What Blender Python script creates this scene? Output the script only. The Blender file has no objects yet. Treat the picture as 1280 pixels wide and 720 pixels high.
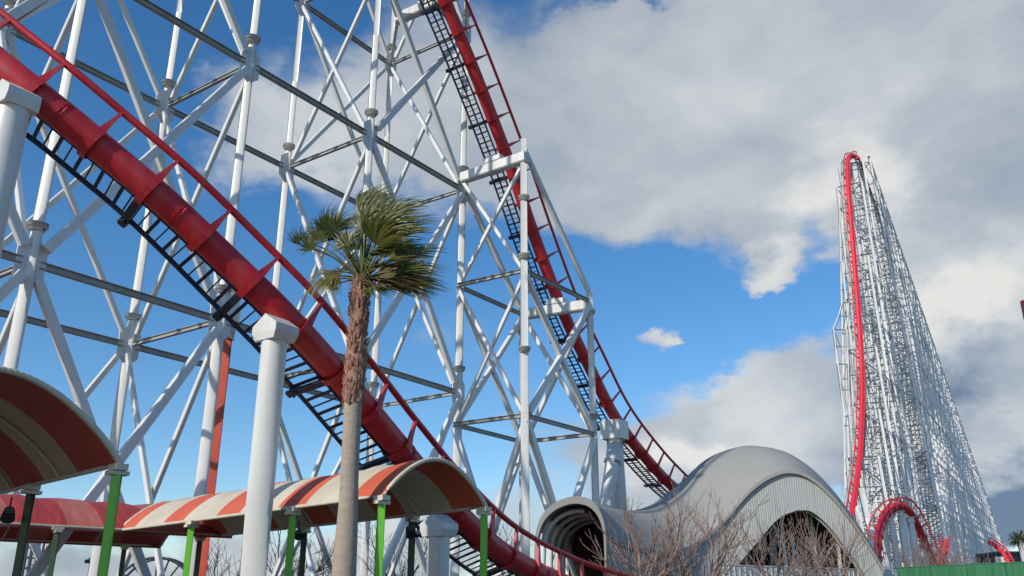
import bpy, math, random
from mathutils import Vector as V, Matrix
random.seed(7)
C = bpy.context.scene.collection
EYE = 1.6; F0 = 1120.0; H0 = 405.0
PITCH = math.atan(H0/F0); CP, SP = math.cos(PITCH), math.sin(PITCH)

# ------------------------------------------------------------------ surveying helpers
def ray(px, py):
    yu = 360-py
    return V((px-640, F0*CP-yu*SP, F0*SP+yu*CP))
def at(px, py, Y):
    r = ray(px, py); t = Y/r.y
    return V((r.x*t, Y, EYE+r.z*t))
U1 = V((math.sin(math.radians(35)), math.cos(math.radians(35)), 0))   # along the big coaster frame
U2 = V((math.cos(math.radians(35)), -math.sin(math.radians(35)), 0))  # across it, towards the viewer
def on_plane(px, py, P, N):
    r = ray(px, py); E = V((0, 0, EYE)); t = (P-E).dot(N)/r.dot(N)
    return E+r*t
def seen(p):
    d = p-V((0, 0, EYE)); zc = d.y*CP+d.z*SP
    if zc < .5: return None
    return (640+F0*d.x/zc, 360-F0*(d.z*CP-d.y*SP)/zc)
def in_view(p, q, m=60):
    a, b = seen(p), seen(q)
    if not a or not b: return False
    if max(a[0], b[0]) < -m or min(a[0], b[0]) > 1280+m: return False
    if max(a[1], b[1]) < -m or min(a[1], b[1]) > 720+m: return False
    return True

# ------------------------------------------------------------------ mesh builder
def basis(d, up=V((0, 0, 1))):
    d = d.normalized()
    if abs(d.dot(up)) > .98: up = V((0, 1, 0)) if abs(d.y) < .9 else V((1, 0, 0))
    s = d.cross(up).normalized(); u = s.cross(d).normalized()
    return s, u
class MB:
    def __init__(s): s.v = []; s.f = []; s.sm = []; s.mi = []
    def face(s, idx, sm=False, mi=0): s.f.append(idx); s.sm.append(sm); s.mi.append(mi)
    def ring(s, c, a, b, r, n, rb=None):
        i0 = len(s.v); rb = r if rb is None else rb
        for k in range(n):
            t = 2*math.pi*k/n
            s.v.append(c+a*(r*math.cos(t))+b*(rb*math.sin(t)))
        return i0
    def path(s, pts, rs, n=10, cap=True, mi=0):
        if not isinstance(rs, (list, tuple)): rs = [rs]*len(pts)
        prev = None; up = V((0, 0, 1)); i0s = []
        for k, p in enumerate(pts):
            d = (pts[min(k+1, len(pts)-1)]-pts[max(k-1, 0)])
            if prev is None: a, b = basis(d)
            else:
                dn = d.normalized(); a = (prev-dn*prev.dot(dn))
                a = a.normalized() if a.length > 1e-5 else basis(d)[0]
                b = a.cross(dn)*-1
            prev = a
            i0s.append(s.ring(p, a, b, rs[k], n))
        for k in range(len(pts)-1):
            A, B = i0s[k], i0s[k+1]
            for j in range(n):
                s.face((A+j, A+(j+1) % n, B+(j+1) % n, B+j), True, mi)
        if cap:
            for e_, fl in ((i0s[0], True), (i0s[-1], False)):
                j0 = len(s.v); s.v.extend([s.v[e_+k] for k in range(n)]); q_ = tuple(range(j0, j0+n))
                s.face(q_[::-1] if fl else q_, False, mi)
    def tube(s, p, q, r, r2=None, n=12, mi=0): s.path([p, q], [r, r if r2 is None else r2], n, True, mi)
    def prof(s, p, q, poly, up=V((0, 0, 1)), mi=0):
        a, b = basis(q-p, up); n = len(poly); i0 = len(s.v)
        for c in (p, q):
            for x, y in poly: s.v.append(c+a*x+b*y)
        for j in range(n): s.face((i0+j, i0+(j+1) % n, i0+n+(j+1) % n, i0+n+j), False, mi)
        s.face(tuple(range(i0, i0+n))[::-1], False, mi); s.face(tuple(range(i0+n, i0+2*n)), False, mi)
    def beam(s, p, q, w, h, up=V((0, 0, 1)), mi=0):
        c = min(w, h)*.12; a, b = w/2, h/2
        s.prof(p, q, [(-a+c, -b), (a-c, -b), (a, -b+c), (a, b-c), (a-c, b), (-a+c, b), (-a, b-c), (-a, -b+c)], up, mi)
    def ibeam(s, p, q, w, h, up=V((0, 0, 1))):
        a, b = w/2, h/2; t = h*.12; k = w*.09
        s.prof(p, q, [(-a, -b), (a, -b), (a, -b+t), (k, -b+t), (k, b-t), (a, b-t), (a, b), (-a, b), (-a, b-t), (-k, b-t), (-k, -b+t), (-a, -b+t)], up)
    def box(s, c, dx, dy, dz, R=None):
        i0 = len(s.v)
        for z in (-1, 1):
            for x, y in ((-1, -1), (1, -1), (1, 1), (-1, 1)):
                p = V((x*dx/2, y*dy/2, z*dz/2)); s.v.append(c+(R @ p if R else p))
        for f in ((3, 2, 1, 0), (4, 5, 6, 7), (0, 1, 5, 4), (1, 2, 6, 5), (2, 3, 7, 6), (3, 0, 4, 7)):
            s.face(tuple(i0+k for k in f))
    def grid(s, rows, sm=True, mi=0):
        i0 = len(s.v); n = len(rows[0])
        for r in rows: s.v.extend(r)
        for i in range(len(rows)-1):
            for j in range(n-1):
                s.face((i0+i*n+j, i0+i*n+j+1, i0+(i+1)*n+j+1, i0+(i+1)*n+j), sm, mi)
    def slab(s, rows, th, sm=True):
        """sheet with real thickness along th (vector)"""
        s.grid(rows, sm); R2 = [[p+th for p in r][::-1] for r in rows]; s.grid(R2, sm)
        def strip(l):
            s.grid([l, [p+th for p in l]], False)
        strip(rows[0]); strip(rows[-1]); strip([r[0] for r in rows]); strip([r[-1] for r in rows])
    def build(s, name, mats, parent=None, loc=None):
        me = bpy.data.meshes.new(name); base = loc if loc is not None else V((0, 0, 0))
        me.from_pydata([tuple(p-base) for p in s.v], [], s.f)
        me.polygons.foreach_set('use_smooth', s.sm); me.polygons.foreach_set('material_index', s.mi)
        for m in (mats if isinstance(mats, list) else [mats]): me.materials.append(m)
        me.update(); o = bpy.data.objects.new(name, me); C.objects.link(o)
        if parent is not None:
            o.parent = parent
            o.location = base-world(parent)
        else: o.location = base
        return o
LOC = {}
def world(o):
    p = V((0, 0, 0))
    while o is not None: p = p+V(o.location); o = o.parent
    return p
def thing(name, label, cat, loc=(0, 0, 0), group=None):
    o = bpy.data.objects.new(name, None); C.objects.link(o); o.location = loc
    o.empty_display_size = .3
    return tag(o, label, cat, group)
def tag(o, label, cat, group=None):
    o['label'] = label; o['category'] = cat
    if group: o['group'] = group
    return o
def structure(o): o['kind'] = 'structure'; return o

# ------------------------------------------------------------------ materials
def mat(name, col, rough=.5, dirt=.25, dirtcol=None, scale=1.5, metal=0, bump=0, bscale=20, stretch=None, spec=.5, streak=0):
    m = bpy.data.materials.new(name); m.use_nodes = True; nt = m.node_tree; N = nt.nodes; L = nt.links
    b = N['Principled BSDF']; b.inputs['Roughness'].default_value = rough; b.inputs['Metallic'].default_value = metal
    b.inputs['Specular IOR Level'].default_value = spec
    tc = N.new('ShaderNodeTexCoord'); mp = N.new('ShaderNodeMapping'); L.new(tc.outputs['Object'], mp.inputs[0])
    if stretch: mp.inputs['Scale'].default_value = stretch
    no = N.new('ShaderNodeTexNoise'); no.inputs['Scale'].default_value = scale; no.inputs['Detail'].default_value = 7; no.inputs['Roughness'].default_value = .65
    L.new(mp.outputs[0], no.inputs['Vector'])
    rp = N.new('ShaderNodeValToRGB'); rp.color_ramp.elements[0].position = .42; rp.color_ramp.elements[1].position = .72
    L.new(no.outputs['Fac'], rp.inputs[0])
    mx = N.new('ShaderNodeMix'); mx.data_type = 'RGBA'
    mu = N.new('ShaderNodeMath'); mu.operation = 'MULTIPLY'; mu.inputs[1].default_value = dirt; L.new(rp.outputs[0], mu.inputs[0])
    L.new(mu.outputs[0], mx.inputs[0]); mx.inputs[6].default_value = (*col, 1)
    dc = dirtcol or tuple(c*.45 for c in col); mx.inputs[7].default_value = (*dc, 1)
    L.new(mx.outputs[2], b.inputs['Base Color'])
    if streak:
        mp2 = N.new('ShaderNodeMapping'); mp2.inputs['Scale'].default_value = (3.5, 3.5, .12); L.new(tc.outputs['Object'], mp2.inputs[0])
        n2 = N.new('ShaderNodeTexNoise'); n2.inputs['Scale'].default_value = 1; n2.inputs['Detail'].default_value = 5; L.new(mp2.outputs[0], n2.inputs['Vector'])
        r2 = N.new('ShaderNodeValToRGB'); r2.color_ramp.elements[0].position = .5; r2.color_ramp.elements[1].position = .75; L.new(n2.outputs['Fac'], r2.inputs[0])
        m2 = N.new('ShaderNodeMath'); m2.operation = 'MULTIPLY'; m2.inputs[1].default_value = streak; L.new(r2.outputs[0], m2.inputs[0])
        mx2 = N.new('ShaderNodeMix'); mx2.data_type = 'RGBA'; L.new(m2.outputs[0], mx2.inputs[0]); L.new(mx.outputs[2], mx2.inputs[6])
        mx2.inputs[7].default_value = (.30, .24, .18, 1); L.new(mx2.outputs[2], b.inputs['Base Color'])
    if bump:
        n3 = N.new('ShaderNodeTexNoise'); n3.inputs['Scale'].default_value = bscale; n3.inputs['Detail'].default_value = 4; L.new(mp.outputs[0], n3.inputs['Vector'])
        bp = N.new('ShaderNodeBump'); bp.inputs['Strength'].default_value = bump; bp.inputs['Distance'].default_value = .03
        L.new(n3.outputs['Fac'], bp.inputs['Height']); L.new(bp.outputs[0], b.inputs['Normal'])
    return m
WHITE = mat('white_steel_paint', (.70, .69, .65), .42, .3, (.52, .50, .44), 1.1, bump=.05, bscale=9, streak=.12)
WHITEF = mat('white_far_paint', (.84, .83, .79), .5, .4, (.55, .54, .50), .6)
WHITEM = mat('white_pillar_paint', (.68, .67, .62), .42, .25, (.5, .46, .38), .9, bump=.05, bscale=5, streak=.3)
GRAYST = mat('grey_girt_steel', (.36, .35, .31), .5, .5, (.2, .18, .16), 2.0, streak=.2)  # girder undersides' shade put into this grey; bolts and far catwalk share it
RED = mat('red_track_paint', (.54, .018, .026), .42, .55, (.40, .03, .035), 1.6, bump=.08, bscale=5, streak=.22)
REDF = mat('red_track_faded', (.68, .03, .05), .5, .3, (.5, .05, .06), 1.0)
REDP = mat('red_oxide_post', (.55, .07, .03), .4, .5, (.3, .05, .03), 1.5)
NAVY = mat('navy_catwalk', (.018, .026, .05), .5, .4, (.05, .05, .06), 3)
HAND = mat('worn_grey_pipe', (.35, .33, .32), .4, .5, (.12, .1, .1), 5)
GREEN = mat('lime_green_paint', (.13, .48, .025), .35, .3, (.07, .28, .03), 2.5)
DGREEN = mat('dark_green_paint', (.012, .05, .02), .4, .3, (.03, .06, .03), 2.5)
CREAM = mat('cream_frame_paint', (.62, .56, .42), .5, .4, (.35, .3, .2), 4)
BLACK = mat('black_plastic', (.02, .02, .022), .4, .2)
GREY = mat('grey_membrane_roof', (.33, .32, .285), .7, .5, (.25, .24, .22), .3, bump=.1, bscale=2, streak=.3)
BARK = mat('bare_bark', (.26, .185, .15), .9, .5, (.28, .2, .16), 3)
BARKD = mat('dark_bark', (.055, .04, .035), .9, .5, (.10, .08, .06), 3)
ASPH = mat('asphalt', (.055, .055, .055), .9, .6, (.08, .078, .07), .4, bump=.2, bscale=30)
GFENCE = mat('green_hoarding_paint', (.03, .15, .065), .6, .7, (.07, .24, .12), 1.4, stretch=(2, 2, .2))
WFENCE = mat('pale_panel', (.6, .62, .6), .5, .3)
DARKB = mat('dark_building', (.05, .05, .07), .6, .5, (.10, .10, .12), .8)
SIGNR = mat('dark_red_sign', (.16, .02, .015), .5, .4, (.08, .02, .02), 5)
TEAL = mat('teal_paint', (.02, .10, .14), .5, .3)
TRUNK = mat('palm_trunk_skin', (.42, .34, .26), .9, .55, (.28, .21, .16), 2.2, stretch=(2, 2, 9), bump=.6, bscale=14)
BOOT = mat('palm_boot_fibre', (.30, .14, .09), .9, .7, (.42, .28, .20), 7, bump=.5, bscale=30)
CONC = mat('concrete', (.35, .34, .32), .85, .5, (.22, .21, .2), 1.5, bump=.2)
INT = mat('interior_gloom_brown', (.07, .035, .025), .9, .6, (.11, .07, .05), 1.5)  # gloom inside hall and tunnel put into a very dark wall colour
GLASSY = mat('pale_panes', (.34, .42, .52), .2, .3, (.2, .26, .34), .7)  # see-through daylight and reflection put into the pale pane colour

def corrugated(name, col, scale, stretch_dir=(1, 0, 0)):
    m = mat(name, col, .5, .3, tuple(c*.7 for c in col), .5, streak=.35)
    nt = m.node_tree; N = nt.nodes; L = nt.links; b = N['Principled BSDF']
    tc = N.new('ShaderNodeTexCoord'); w = N.new('ShaderNodeTexWave'); w.bands_direction = 'X'; w.wave_profile = 'SIN'
    w.inputs['Scale'].default_value = scale; w.inputs['Distortion'].default_value = 0
    mp = N.new('ShaderNodeMapping'); mp.inputs['Rotation'].default_value = (0, 0, math.radians(25))
    L.new(tc.outputs['Object'], mp.inputs[0]); L.new(mp.outputs[0], w.inputs['Vector'])
    bp = N.new('ShaderNodeBump'); bp.inputs['Strength'].default_value = .4; bp.inputs['Distance'].default_value = .03
    L.new(w.outputs['Fac'], bp.inputs['Height']); L.new(bp.outputs[0], b.inputs['Normal'])
    return m
CORR = corrugated('corrugated_pale_wall', (.42, .42, .39), 3.2)

def stripe_mat(name, red, cream, period, frac, offset, wrinkle=.4):
    m = bpy.data.materials.new(name); m.use_nodes = True; nt = m.node_tree; N = nt.nodes; L = nt.links
    b = N['Principled BSDF']; b.inputs['Roughness'].default_value = .55
    tc = N.new('ShaderNodeTexCoord'); sp = N.new('ShaderNodeSeparateXYZ'); L.new(tc.outputs['Object'], sp.inputs[0])
    def M(op, a, bb=None):
        n = N.new('ShaderNodeMath'); n.operation = op
        for i, x in enumerate((a, bb)):
            if x is None: continue
            if isinstance(x, (int, float)): n.inputs[i].default_value = x
            else: L.new(x, n.inputs[i])
        return n.outputs[0]
    fr = M('FRACT', M('DIVIDE', M('ADD', sp.outputs[0], offset+100*period), period))
    st = M('LESS_THAN', fr, frac)
    no = N.new('ShaderNodeTexNoise'); no.inputs['Scale'].default_value = 1.6; no.inputs['Detail'].default_value = 6; L.new(tc.outputs['Object'], no.inputs['Vector'])
    mx = N.new('ShaderNodeMix'); mx.data_type = 'RGBA'; L.new(st, mx.inputs[0]); mx.inputs[6].default_value = (*cream, 1); mx.inputs[7].default_value = (*red, 1)
    m2 = N.new('ShaderNodeMix'); m2.data_type = 'RGBA'; m2.blend_type = 'MULTIPLY'; L.new(M('MULTIPLY', M('SUBTRACT', no.outputs['Fac'], .35), 1.6), m2.inputs[0])
    L.new(mx.outputs[2], m2.inputs[6]); m2.inputs[7].default_value = (.72, .66, .60, 1); L.new(m2.outputs[2], b.inputs['Base Color'])
    mp = N.new('ShaderNodeMapping'); mp.inputs['Scale'].default_value = (2.4, .5, .5); L.new(tc.outputs['Object'], mp.inputs[0])
    n2 = N.new('ShaderNodeTexNoise'); n2.inputs['Scale'].default_value = 1.2; n2.inputs['Detail'].default_value = 2; L.new(mp.outputs[0], n2.inputs['Vector'])
    bp = N.new('ShaderNodeBump'); bp.inputs['Strength'].default_value = wrinkle; bp.inputs['Distance'].default_value = .15
    L.new(n2.outputs['Fac'], bp.inputs['Height']); L.new(bp.outputs[0], b.inputs['Normal'])
    tr = N.new('ShaderNodeBsdfTranslucent'); L.new(m2.outputs[2], tr.inputs[0])
    ms = N.new('ShaderNodeMixShader'); ms.inputs[0].default_value = .12; L.new(b.outputs[0], ms.inputs[1]); L.new(tr.outputs[0], ms.inputs[2])
    L.new(ms.outputs[0], N['Material Output'].inputs[0])
    return m

def leaf_mat(name, c1, c2, sc=3):
    m = bpy.data.materials.new(name); m.use_nodes = True; nt = m.node_tree; N = nt.nodes; L = nt.links
    b = N['Principled BSDF']; b.inputs['Roughness'].default_value = .4
    tc = N.new('ShaderNodeTexCoord'); no = N.new('ShaderNodeTexNoise'); no.inputs['Scale'].default_value = sc; no.inputs['Detail'].default_value = 3
    L.new(tc.outputs['Object'], no.inputs['Vector'])
    rp = N.new('ShaderNodeValToRGB'); rp.color_ramp.elements[0].position = .35; rp.color_ramp.elements[1].position = .68
    rp.color_ramp.elements[0].color = (*c1, 1); rp.color_ramp.elements[1].color = (*c2, 1)
    L.new(no.outputs['Fac'], rp.inputs[0]); L.new(rp.outputs[0], b.inputs['Base Color'])
    tr = N.new('ShaderNodeBsdfTranslucent'); L.new(rp.outputs[0], tr.inputs[0])
    ms = N.new('ShaderNodeMixShader'); ms.inputs[0].default_value = .25; L.new(b.outputs[0], ms.inputs[1]); L.new(tr.outputs[0], ms.inputs[2])
    L.new(ms.outputs[0], N['Material Output'].inputs[0])
    return m
LEAF = leaf_mat('palm_leaf_green', (.055, .075, .012), (.20, .19, .04))
LEAFY = leaf_mat('palm_leaf_yellow', (.12, .12, .02), (.26, .21, .06))
LEAFB = leaf_mat('palm_leaf_dry', (.14, .10, .035), (.30, .22, .10))

# ------------------------------------------------------------------ camera and light
cam = bpy.data.cameras.new('camera'); co = bpy.data.objects.new('camera', cam); C.objects.link(co)
co.location = (0, 0, EYE); co.rotation_euler = (math.pi/2+PITCH, 0, 0)
cam.sensor_width = 36; cam.lens = 36*F0/1280; cam.clip_end = 6000; cam.clip_start = .1
sc = bpy.context.scene; sc.camera = co
SAZ = math.radians(-136); SEL = math.radians(31)       # bearing from +Y, elevation of the sun
sd = V((math.sin(SAZ)*math.cos(SEL), math.cos(SAZ)*math.cos(SEL), math.sin(SEL)))
sl = bpy.data.lights.new('sun', 'SUN'); sl.energy = 3.6; sl.angle = math.radians(.5); sl.color = (1, .95, .87)
so = bpy.data.objects.new('sun', sl); C.objects.link(so); so.rotation_euler = sd.to_track_quat('Z', 'Y').to_euler(); so.location = (-20, -20, 60)
sc.view_settings.view_transform = 'Standard'; sc.view_settings.look = 'None'; sc.view_settings.exposure = 0; sc.view_settings.gamma = 1
sc.render.resolution_x = 1024; sc.render.resolution_y = 576

w = bpy.data.worlds.new('World'); sc.world = w; w.use_nodes = True
def make_world():
    nt = w.node_tree; N = nt.nodes; L = nt.links; N.clear()
    def M(op, *a, clamp=False):
        n = N.new('ShaderNodeMath'); n.operation = op; n.use_clamp = clamp
        for i, x in enumerate(a):
            if isinstance(x, (int, float)): n.inputs[i].default_value = x
            else: L.new(x, n.inputs[i])
        return n.outputs[0]
    out = N.new('ShaderNodeOutputWorld')
    sky = N.new('ShaderNodeTexSky'); sky.sky_type = 'NISHITA'; sky.sun_disc = False
    sky.sun_elevation = SEL; sky.sun_rotation = SAZ % (2*math.pi); sky.air_density = 1.0; sky.dust_density = .35; sky.ozone_density = 3.2; sky.altitude = 0
    hs = N.new('ShaderNodeHueSaturation'); hs.inputs['Saturation'].default_value = 1.26; hs.inputs['Value'].default_value = 1; L.new(sky.outputs[0], hs.inputs['Color'])
    bg = N.new('ShaderNodeBackground'); bg.inputs[1].default_value = .15; L.new(hs.outputs[0], bg.inputs[0])
    tc = N.new('ShaderNodeTexCoord'); sp = N.new('ShaderNodeSeparateXYZ'); L.new(tc.outputs['Generated'], sp.inputs[0])
    az = M('MULTIPLY', M('ARCTAN2', sp.outputs[0], sp.outputs[1]), 57.2958)
    el = M('MULTIPLY', M('ARCSINE', sp.outputs[2]), 57.2958)
    def noise(scale, detail, rough, loc, dist=0, st=(1, 1, 1.7)):
        mp = N.new('ShaderNodeMapping'); mp.inputs['Location'].default_value = loc; mp.inputs['Scale'].default_value = st
        L.new(tc.outputs['Generated'], mp.inputs[0]); n = N.new('ShaderNodeTexNoise')
        n.inputs['Scale'].default_value = scale; n.inputs['Detail'].default_value = detail; n.inputs['Roughness'].default_value = rough; n.inputs['Distortion'].default_value = dist
        L.new(mp.outputs[0], n.inputs['Vector']); return n.outputs['Fac']
    nA = noise(3.2, 10, .55, (3.1, 1.7, .4), .3); nB = noise(9, 10, .6, (7, 2, 5), .2)
    nC = noise(4.5, 8, .5, (1, 9, 3), .5)
    # wobble the blob coordinates so that cloud edges are ragged
    wob = noise(7, 6, .6, (2, 4, 8)); wob2 = noise(7, 6, .6, (12, 3, 1))
    azw = M('ADD', az, M('MULTIPLY', M('SUBTRACT', wob, .5), 13)); elw = M('ADD', el, M('MULTIPLY', M('SUBTRACT', wob2, .5), 10))
    def blobs(lst):
        tot = None
        for (px, py, rx, ry, wt, *rot) in lst:
            r = ray(px, py).normalized(); a0 = math.degrees(math.atan2(r.x, r.y)); e0 = math.degrees(math.asin(r.z))
            sa = rx/18.0/max(.4, math.cos(math.radians(e0))); se = ry/19.0
            dx = M('SUBTRACT', azw, a0); dy = M('SUBTRACT', elw, e0)
            if rot:
                th = math.radians(rot[0]); c_, s_ = math.cos(th), math.sin(th)
                dx, dy = M('ADD', M('MULTIPLY', dx, c_), M('MULTIPLY', dy, -s_)), M('ADD', M('MULTIPLY', dx, s_), M('MULTIPLY', dy, c_))
            dx = M('DIVIDE', dx, sa); dy = M('DIVIDE', dy, se)
            g = M('MULTIPLY', M('EXPONENT', M('MULTIPLY', M('ADD', M('MULTIPLY', dx, dx), M('MULTIPLY', dy, dy)), -1)), wt)
            tot = g if tot is None else M('ADD', tot, g)
        return tot
    cov = blobs(CLOUDS)
    shape = M('ADD', cov, M('ADD', M('MULTIPLY', M('SUBTRACT', nA, .5), .8), M('MULTIPLY', M('SUBTRACT', nB, .5), .75)))
    alpha = N.new('ShaderNodeMapRange'); alpha.interpolation_type = 'SMOOTHSTEP'; alpha.inputs['From Min'].default_value = .22; alpha.inputs['From Max'].default_value = .95
    L.new(shape, alpha.inputs['Value'])
    am = M('MULTIPLY', alpha.outputs[0], .97)
    br = M('ADD', M('ADD', .40, blobs(BRIGHT)), M('ADD', M('MULTIPLY', M('SUBTRACT', nC, .5), 1.15), M('MULTIPLY', M('SUBTRACT', nB, .5), .55)), clamp=True)
    rp = N.new('ShaderNodeValToRGB'); e = rp.color_ramp.elements
    e[0].position = 0; e[0].color = (.15, .215, .33, 1); e[1].position = 1; e[1].color = (.80, .79, .76, 1)
    k = e.new(.22); k.color = (.34, .40, .48, 1); k = e.new(.65); k.color = (.56, .60, .64, 1)
    L.new(br, rp.inputs[0]); cb = N.new('ShaderNodeBackground'); L.new(rp.outputs[0], cb.inputs[0]); cb.inputs[1].default_value = 1
    mx = N.new('ShaderNodeMixShader'); L.new(am, mx.inputs[0]); L.new(bg.outputs[0], mx.inputs[1]); L.new(cb.outputs[0], mx.inputs[2])
    L.new(mx.outputs[0], out.inputs[0])
    w.cycles.sampling_method = 'MANUAL'; w.cycles.sample_map_resolution = 1024
# px, py, radius x, radius y, weight, rotation
CLOUDS = [(860, 90, 250, 170, 1.1), (1180, 120, 220, 260, 1.2), (700, 190, 150, 90, .9), (960, 235, 140, 60, .5), (1170, 330, 110, 150, 1.1), (1240, 480, 130, 130, 1.0),
          (390, 190, 120, 65, .75), (520, 120, 110, 110, .8), (260, 110, 40, 30, .25), (950, 520, 150, 60, 1.2, -12), (1080, 600, 170, 60, .7), (700, 560, 120, 60, .55), (850, 590, 90, 45, .9),
          (945, 318, 34, 22, 1.5), (820, 397, 30, 15, .95, -35), (600, 420, 90, 60, .3), (560, 660, 180, 45, .7), (150, 300, 90, 22, .3), (70, 320, 60, 20, .35), (260, 690, 300, 40, .45),
          (60, 100, 170, 120, -.5), (200, 430, 200, 150, -.35), (760, 340, 130, 50, -.5), (930, 400, 130, 34, -.55, -12), (1265, 640, 80, 50, .8), (290, 170, 70, 60, .6), (1200, 320, 90, 16, -.6, -20), (975, 365, 90, 50, -.7), (1010, 300, 40, 35, -.5), (600, 350, 60, 40, -.3), (100, 740, 340, 40, .5), (330, 730, 260, 45, .4), (800, 5, 40, 16, -.6), (720, 8, 60, 12, -.3)]
BRIGHT = [(900, 130, 160, 90, .1), (1110, 230, 50, 70, .6), (1030, 250, 50, 50, .5), (1200, 390, 90, 45, .8), (980, 520, 110, 50, .45), (1240, 330, 60, 30, .2), (1240, 555, 50, 30, .5), (870, 575, 70, 25, .6), (945, 318, 40, 25, .5), (820, 397, 30, 20, .4),
          (900, 470, 90, 20, .3, -14), (400, 200, 100, 50, .15), (1140, 40, 80, 90, .15), (960, 290, 160, 30, -.3), (1210, 480, 80, 30, -.3), (640, 520, 100, 60, .15), (1250, 640, 130, 45, -.9), (1180, 260, 90, 60, -.1), (560, 660, 150, 30, .25)]
make_world()

# ------------------------------------------------------------------ ground
g = MB(); g.grid([[V((x, y, 0)) for x in (-3000, -200, 0, 200, 3000)] for y in (-600, -20, 60, 300, 5000)], False)
structure(g.build('ground', ASPH))

# ------------------------------------------------------------------ the white lattice tower on the left
NF, NG = 23.9, 29.0            # distance of the near and far frames
AL = {-1: 4.85, 0: 11.15, 1: 17.45, 2: 23.75, 3: 30.05}
LV = [0.0, 10.6, 20.4, 29.3, 38.6]
def gp(i, n, z): p = U1*AL[i]-U2*n; return V((p.x, p.y, z))
tower = thing('support_tower', 'tall white steel lattice tower of columns and crossed braces behind the near red track', 'coaster tower', gp(1, NF, 0))
def column(par, p, top, r0, r1, flz=(), mt=WHITE):
    m = MB(); q = V((p.x, p.y, top))
    m.tube(V((p.x, p.y, p.z)), q, r0, r1, 18); o = m.build('column', mt, par, loc=V(p))
    for z in flz:
        f = MB(); f.tube(V((p.x, p.y, z-.05)), V((p.x, p.y, z+.05)), r0*1.45, None, 18)
        f.tube(V((p.x, p.y, z-.16)), V((p.x, p.y, z-.05)), r0*1.06, r0*1.42, 18)
        f.build('flange', mt, o)
    return o
def brace(par, p, q, w_, h_, mt=WHITE, shrink=.35, up=V((0, 0, 1)), bolts=False, name='brace'):
    d = (q-p).normalized(); a, b = p+d*shrink, q-d*shrink
    m = MB(); m.beam(a, b, w_, h_, up)
    if bolts:
        s, u = basis(d, up); L_ = (b-a).length
        for k in range(1, 6):
            c = a+d*(L_*k/6); m.tube(c-s*(w_/2+.004), c-s*(w_/2+.022), .035, None, 8, mi=1)
            c2 = a+d*(L_*(k-.5)/6)
    return m.build(name, [mt, GRAYST], par, loc=p)
def girder(par, p, q, w_=.17, h_=.2, mt=GRAYST):
    d = (q-p).normalized(); m = MB(); m.ibeam(p+d*.25, q-d*.25, w_, h_); return m.build('girder', mt, par, loc=p)
def gusset(par, c, dirv, s_=.55, h_=.9, mt=WHITE):
    """plate standing in the plane (dirv, z)"""
    t = dirv.cross(V((0, 0, 1))).normalized()*.02
    m = MB(); pr = [(-s_, -h_*.55), (0, -h_), (s_, -h_*.55), (s_, h_*.55), (0, h_), (-s_, h_*.55)]
    i0 = 0
    for sg in (-1, 1):
        for x, z in pr: m.v.append(c+dirv*x+V((0, 0, z))+t*sg)
    n = len(pr); m.face(tuple(range(n))[::-1]); m.face(tuple(range(n, 2*n)))
    for j in range(n): m.face((j, (j+1) % n, n+(j+1) % n, n+j))
    return m.build('gusset', mt, par, loc=c)
nb = 0
for i in AL:
    for n in (NF, NG):
        if in_view(gp(i, n, 0), gp(i, n, 38.6), 30):
            column(tower, gp(i, n, 0), 40, .20 if n == NF else .19, .115, [z+1.1 for z in LV[1:4]])
    for j in range(1, 4):
        for n in (NF, NG):
            if in_view(gp(i, n, LV[j]), gp(i, n, LV[j]+.3), 20): gusset(tower, gp(i, n, LV[j]), U1, .42, .8)
for j in range(4):
    z0, z1 = LV[j], LV[j+1]
    for n in (NF, NG):
        for i in (-1, 0, 1, 2):
            wd = (.28, .18) if n == NF else (.2, .17)
            if i == 1: pass
            for p, q, o_ in () if i == 1 else ((gp(i, n, z1), gp(i+1, n, z0), .0), (gp(i+1, n, z1), gp(i, n, z0), .16)):
                if in_view(p, q, -5): brace(tower, p-U2*(o_+.02)*(-1 if n == NF else 1), q-U2*(o_+.02)*(-1 if n == NF else 1), wd[1], wd[0], shrink=.5, up=U2.cross((q-p).normalized()).normalized(), bolts=(n == NF and o_ == 0)); nb += 1
            if j: 
                p, q = gp(i, n, z0), gp(i+1, n, z0)
                if in_view(p, q): girder(tower, p, q)
    for i in AL:
        for p, q, o_ in ((gp(i, NF, z1), gp(i, NG, z0), .12), (gp(i, NG, z1), gp(i, NF, z0), -.12)):
            if in_view(p, q, -5): brace(tower, p+U1*o_, q+U1*o_, .17, .17, shrink=.45); nb += 1
        if j and in_view(gp(i, NF, z0), gp(i, NG, z0)): girder(tower, gp(i, NG, z0), gp(i, NF, z0), .13, .16)
# short knee braces low in the far frame
e4 = gp(0, NG, 6.0); gusset(tower, e4, U1, .5, .8)
for sgn in (-1, 1):
    q = e4+U1*(3.6*sgn); q.z = 0; brace(tower, e4, q, .3, .3)

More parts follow.
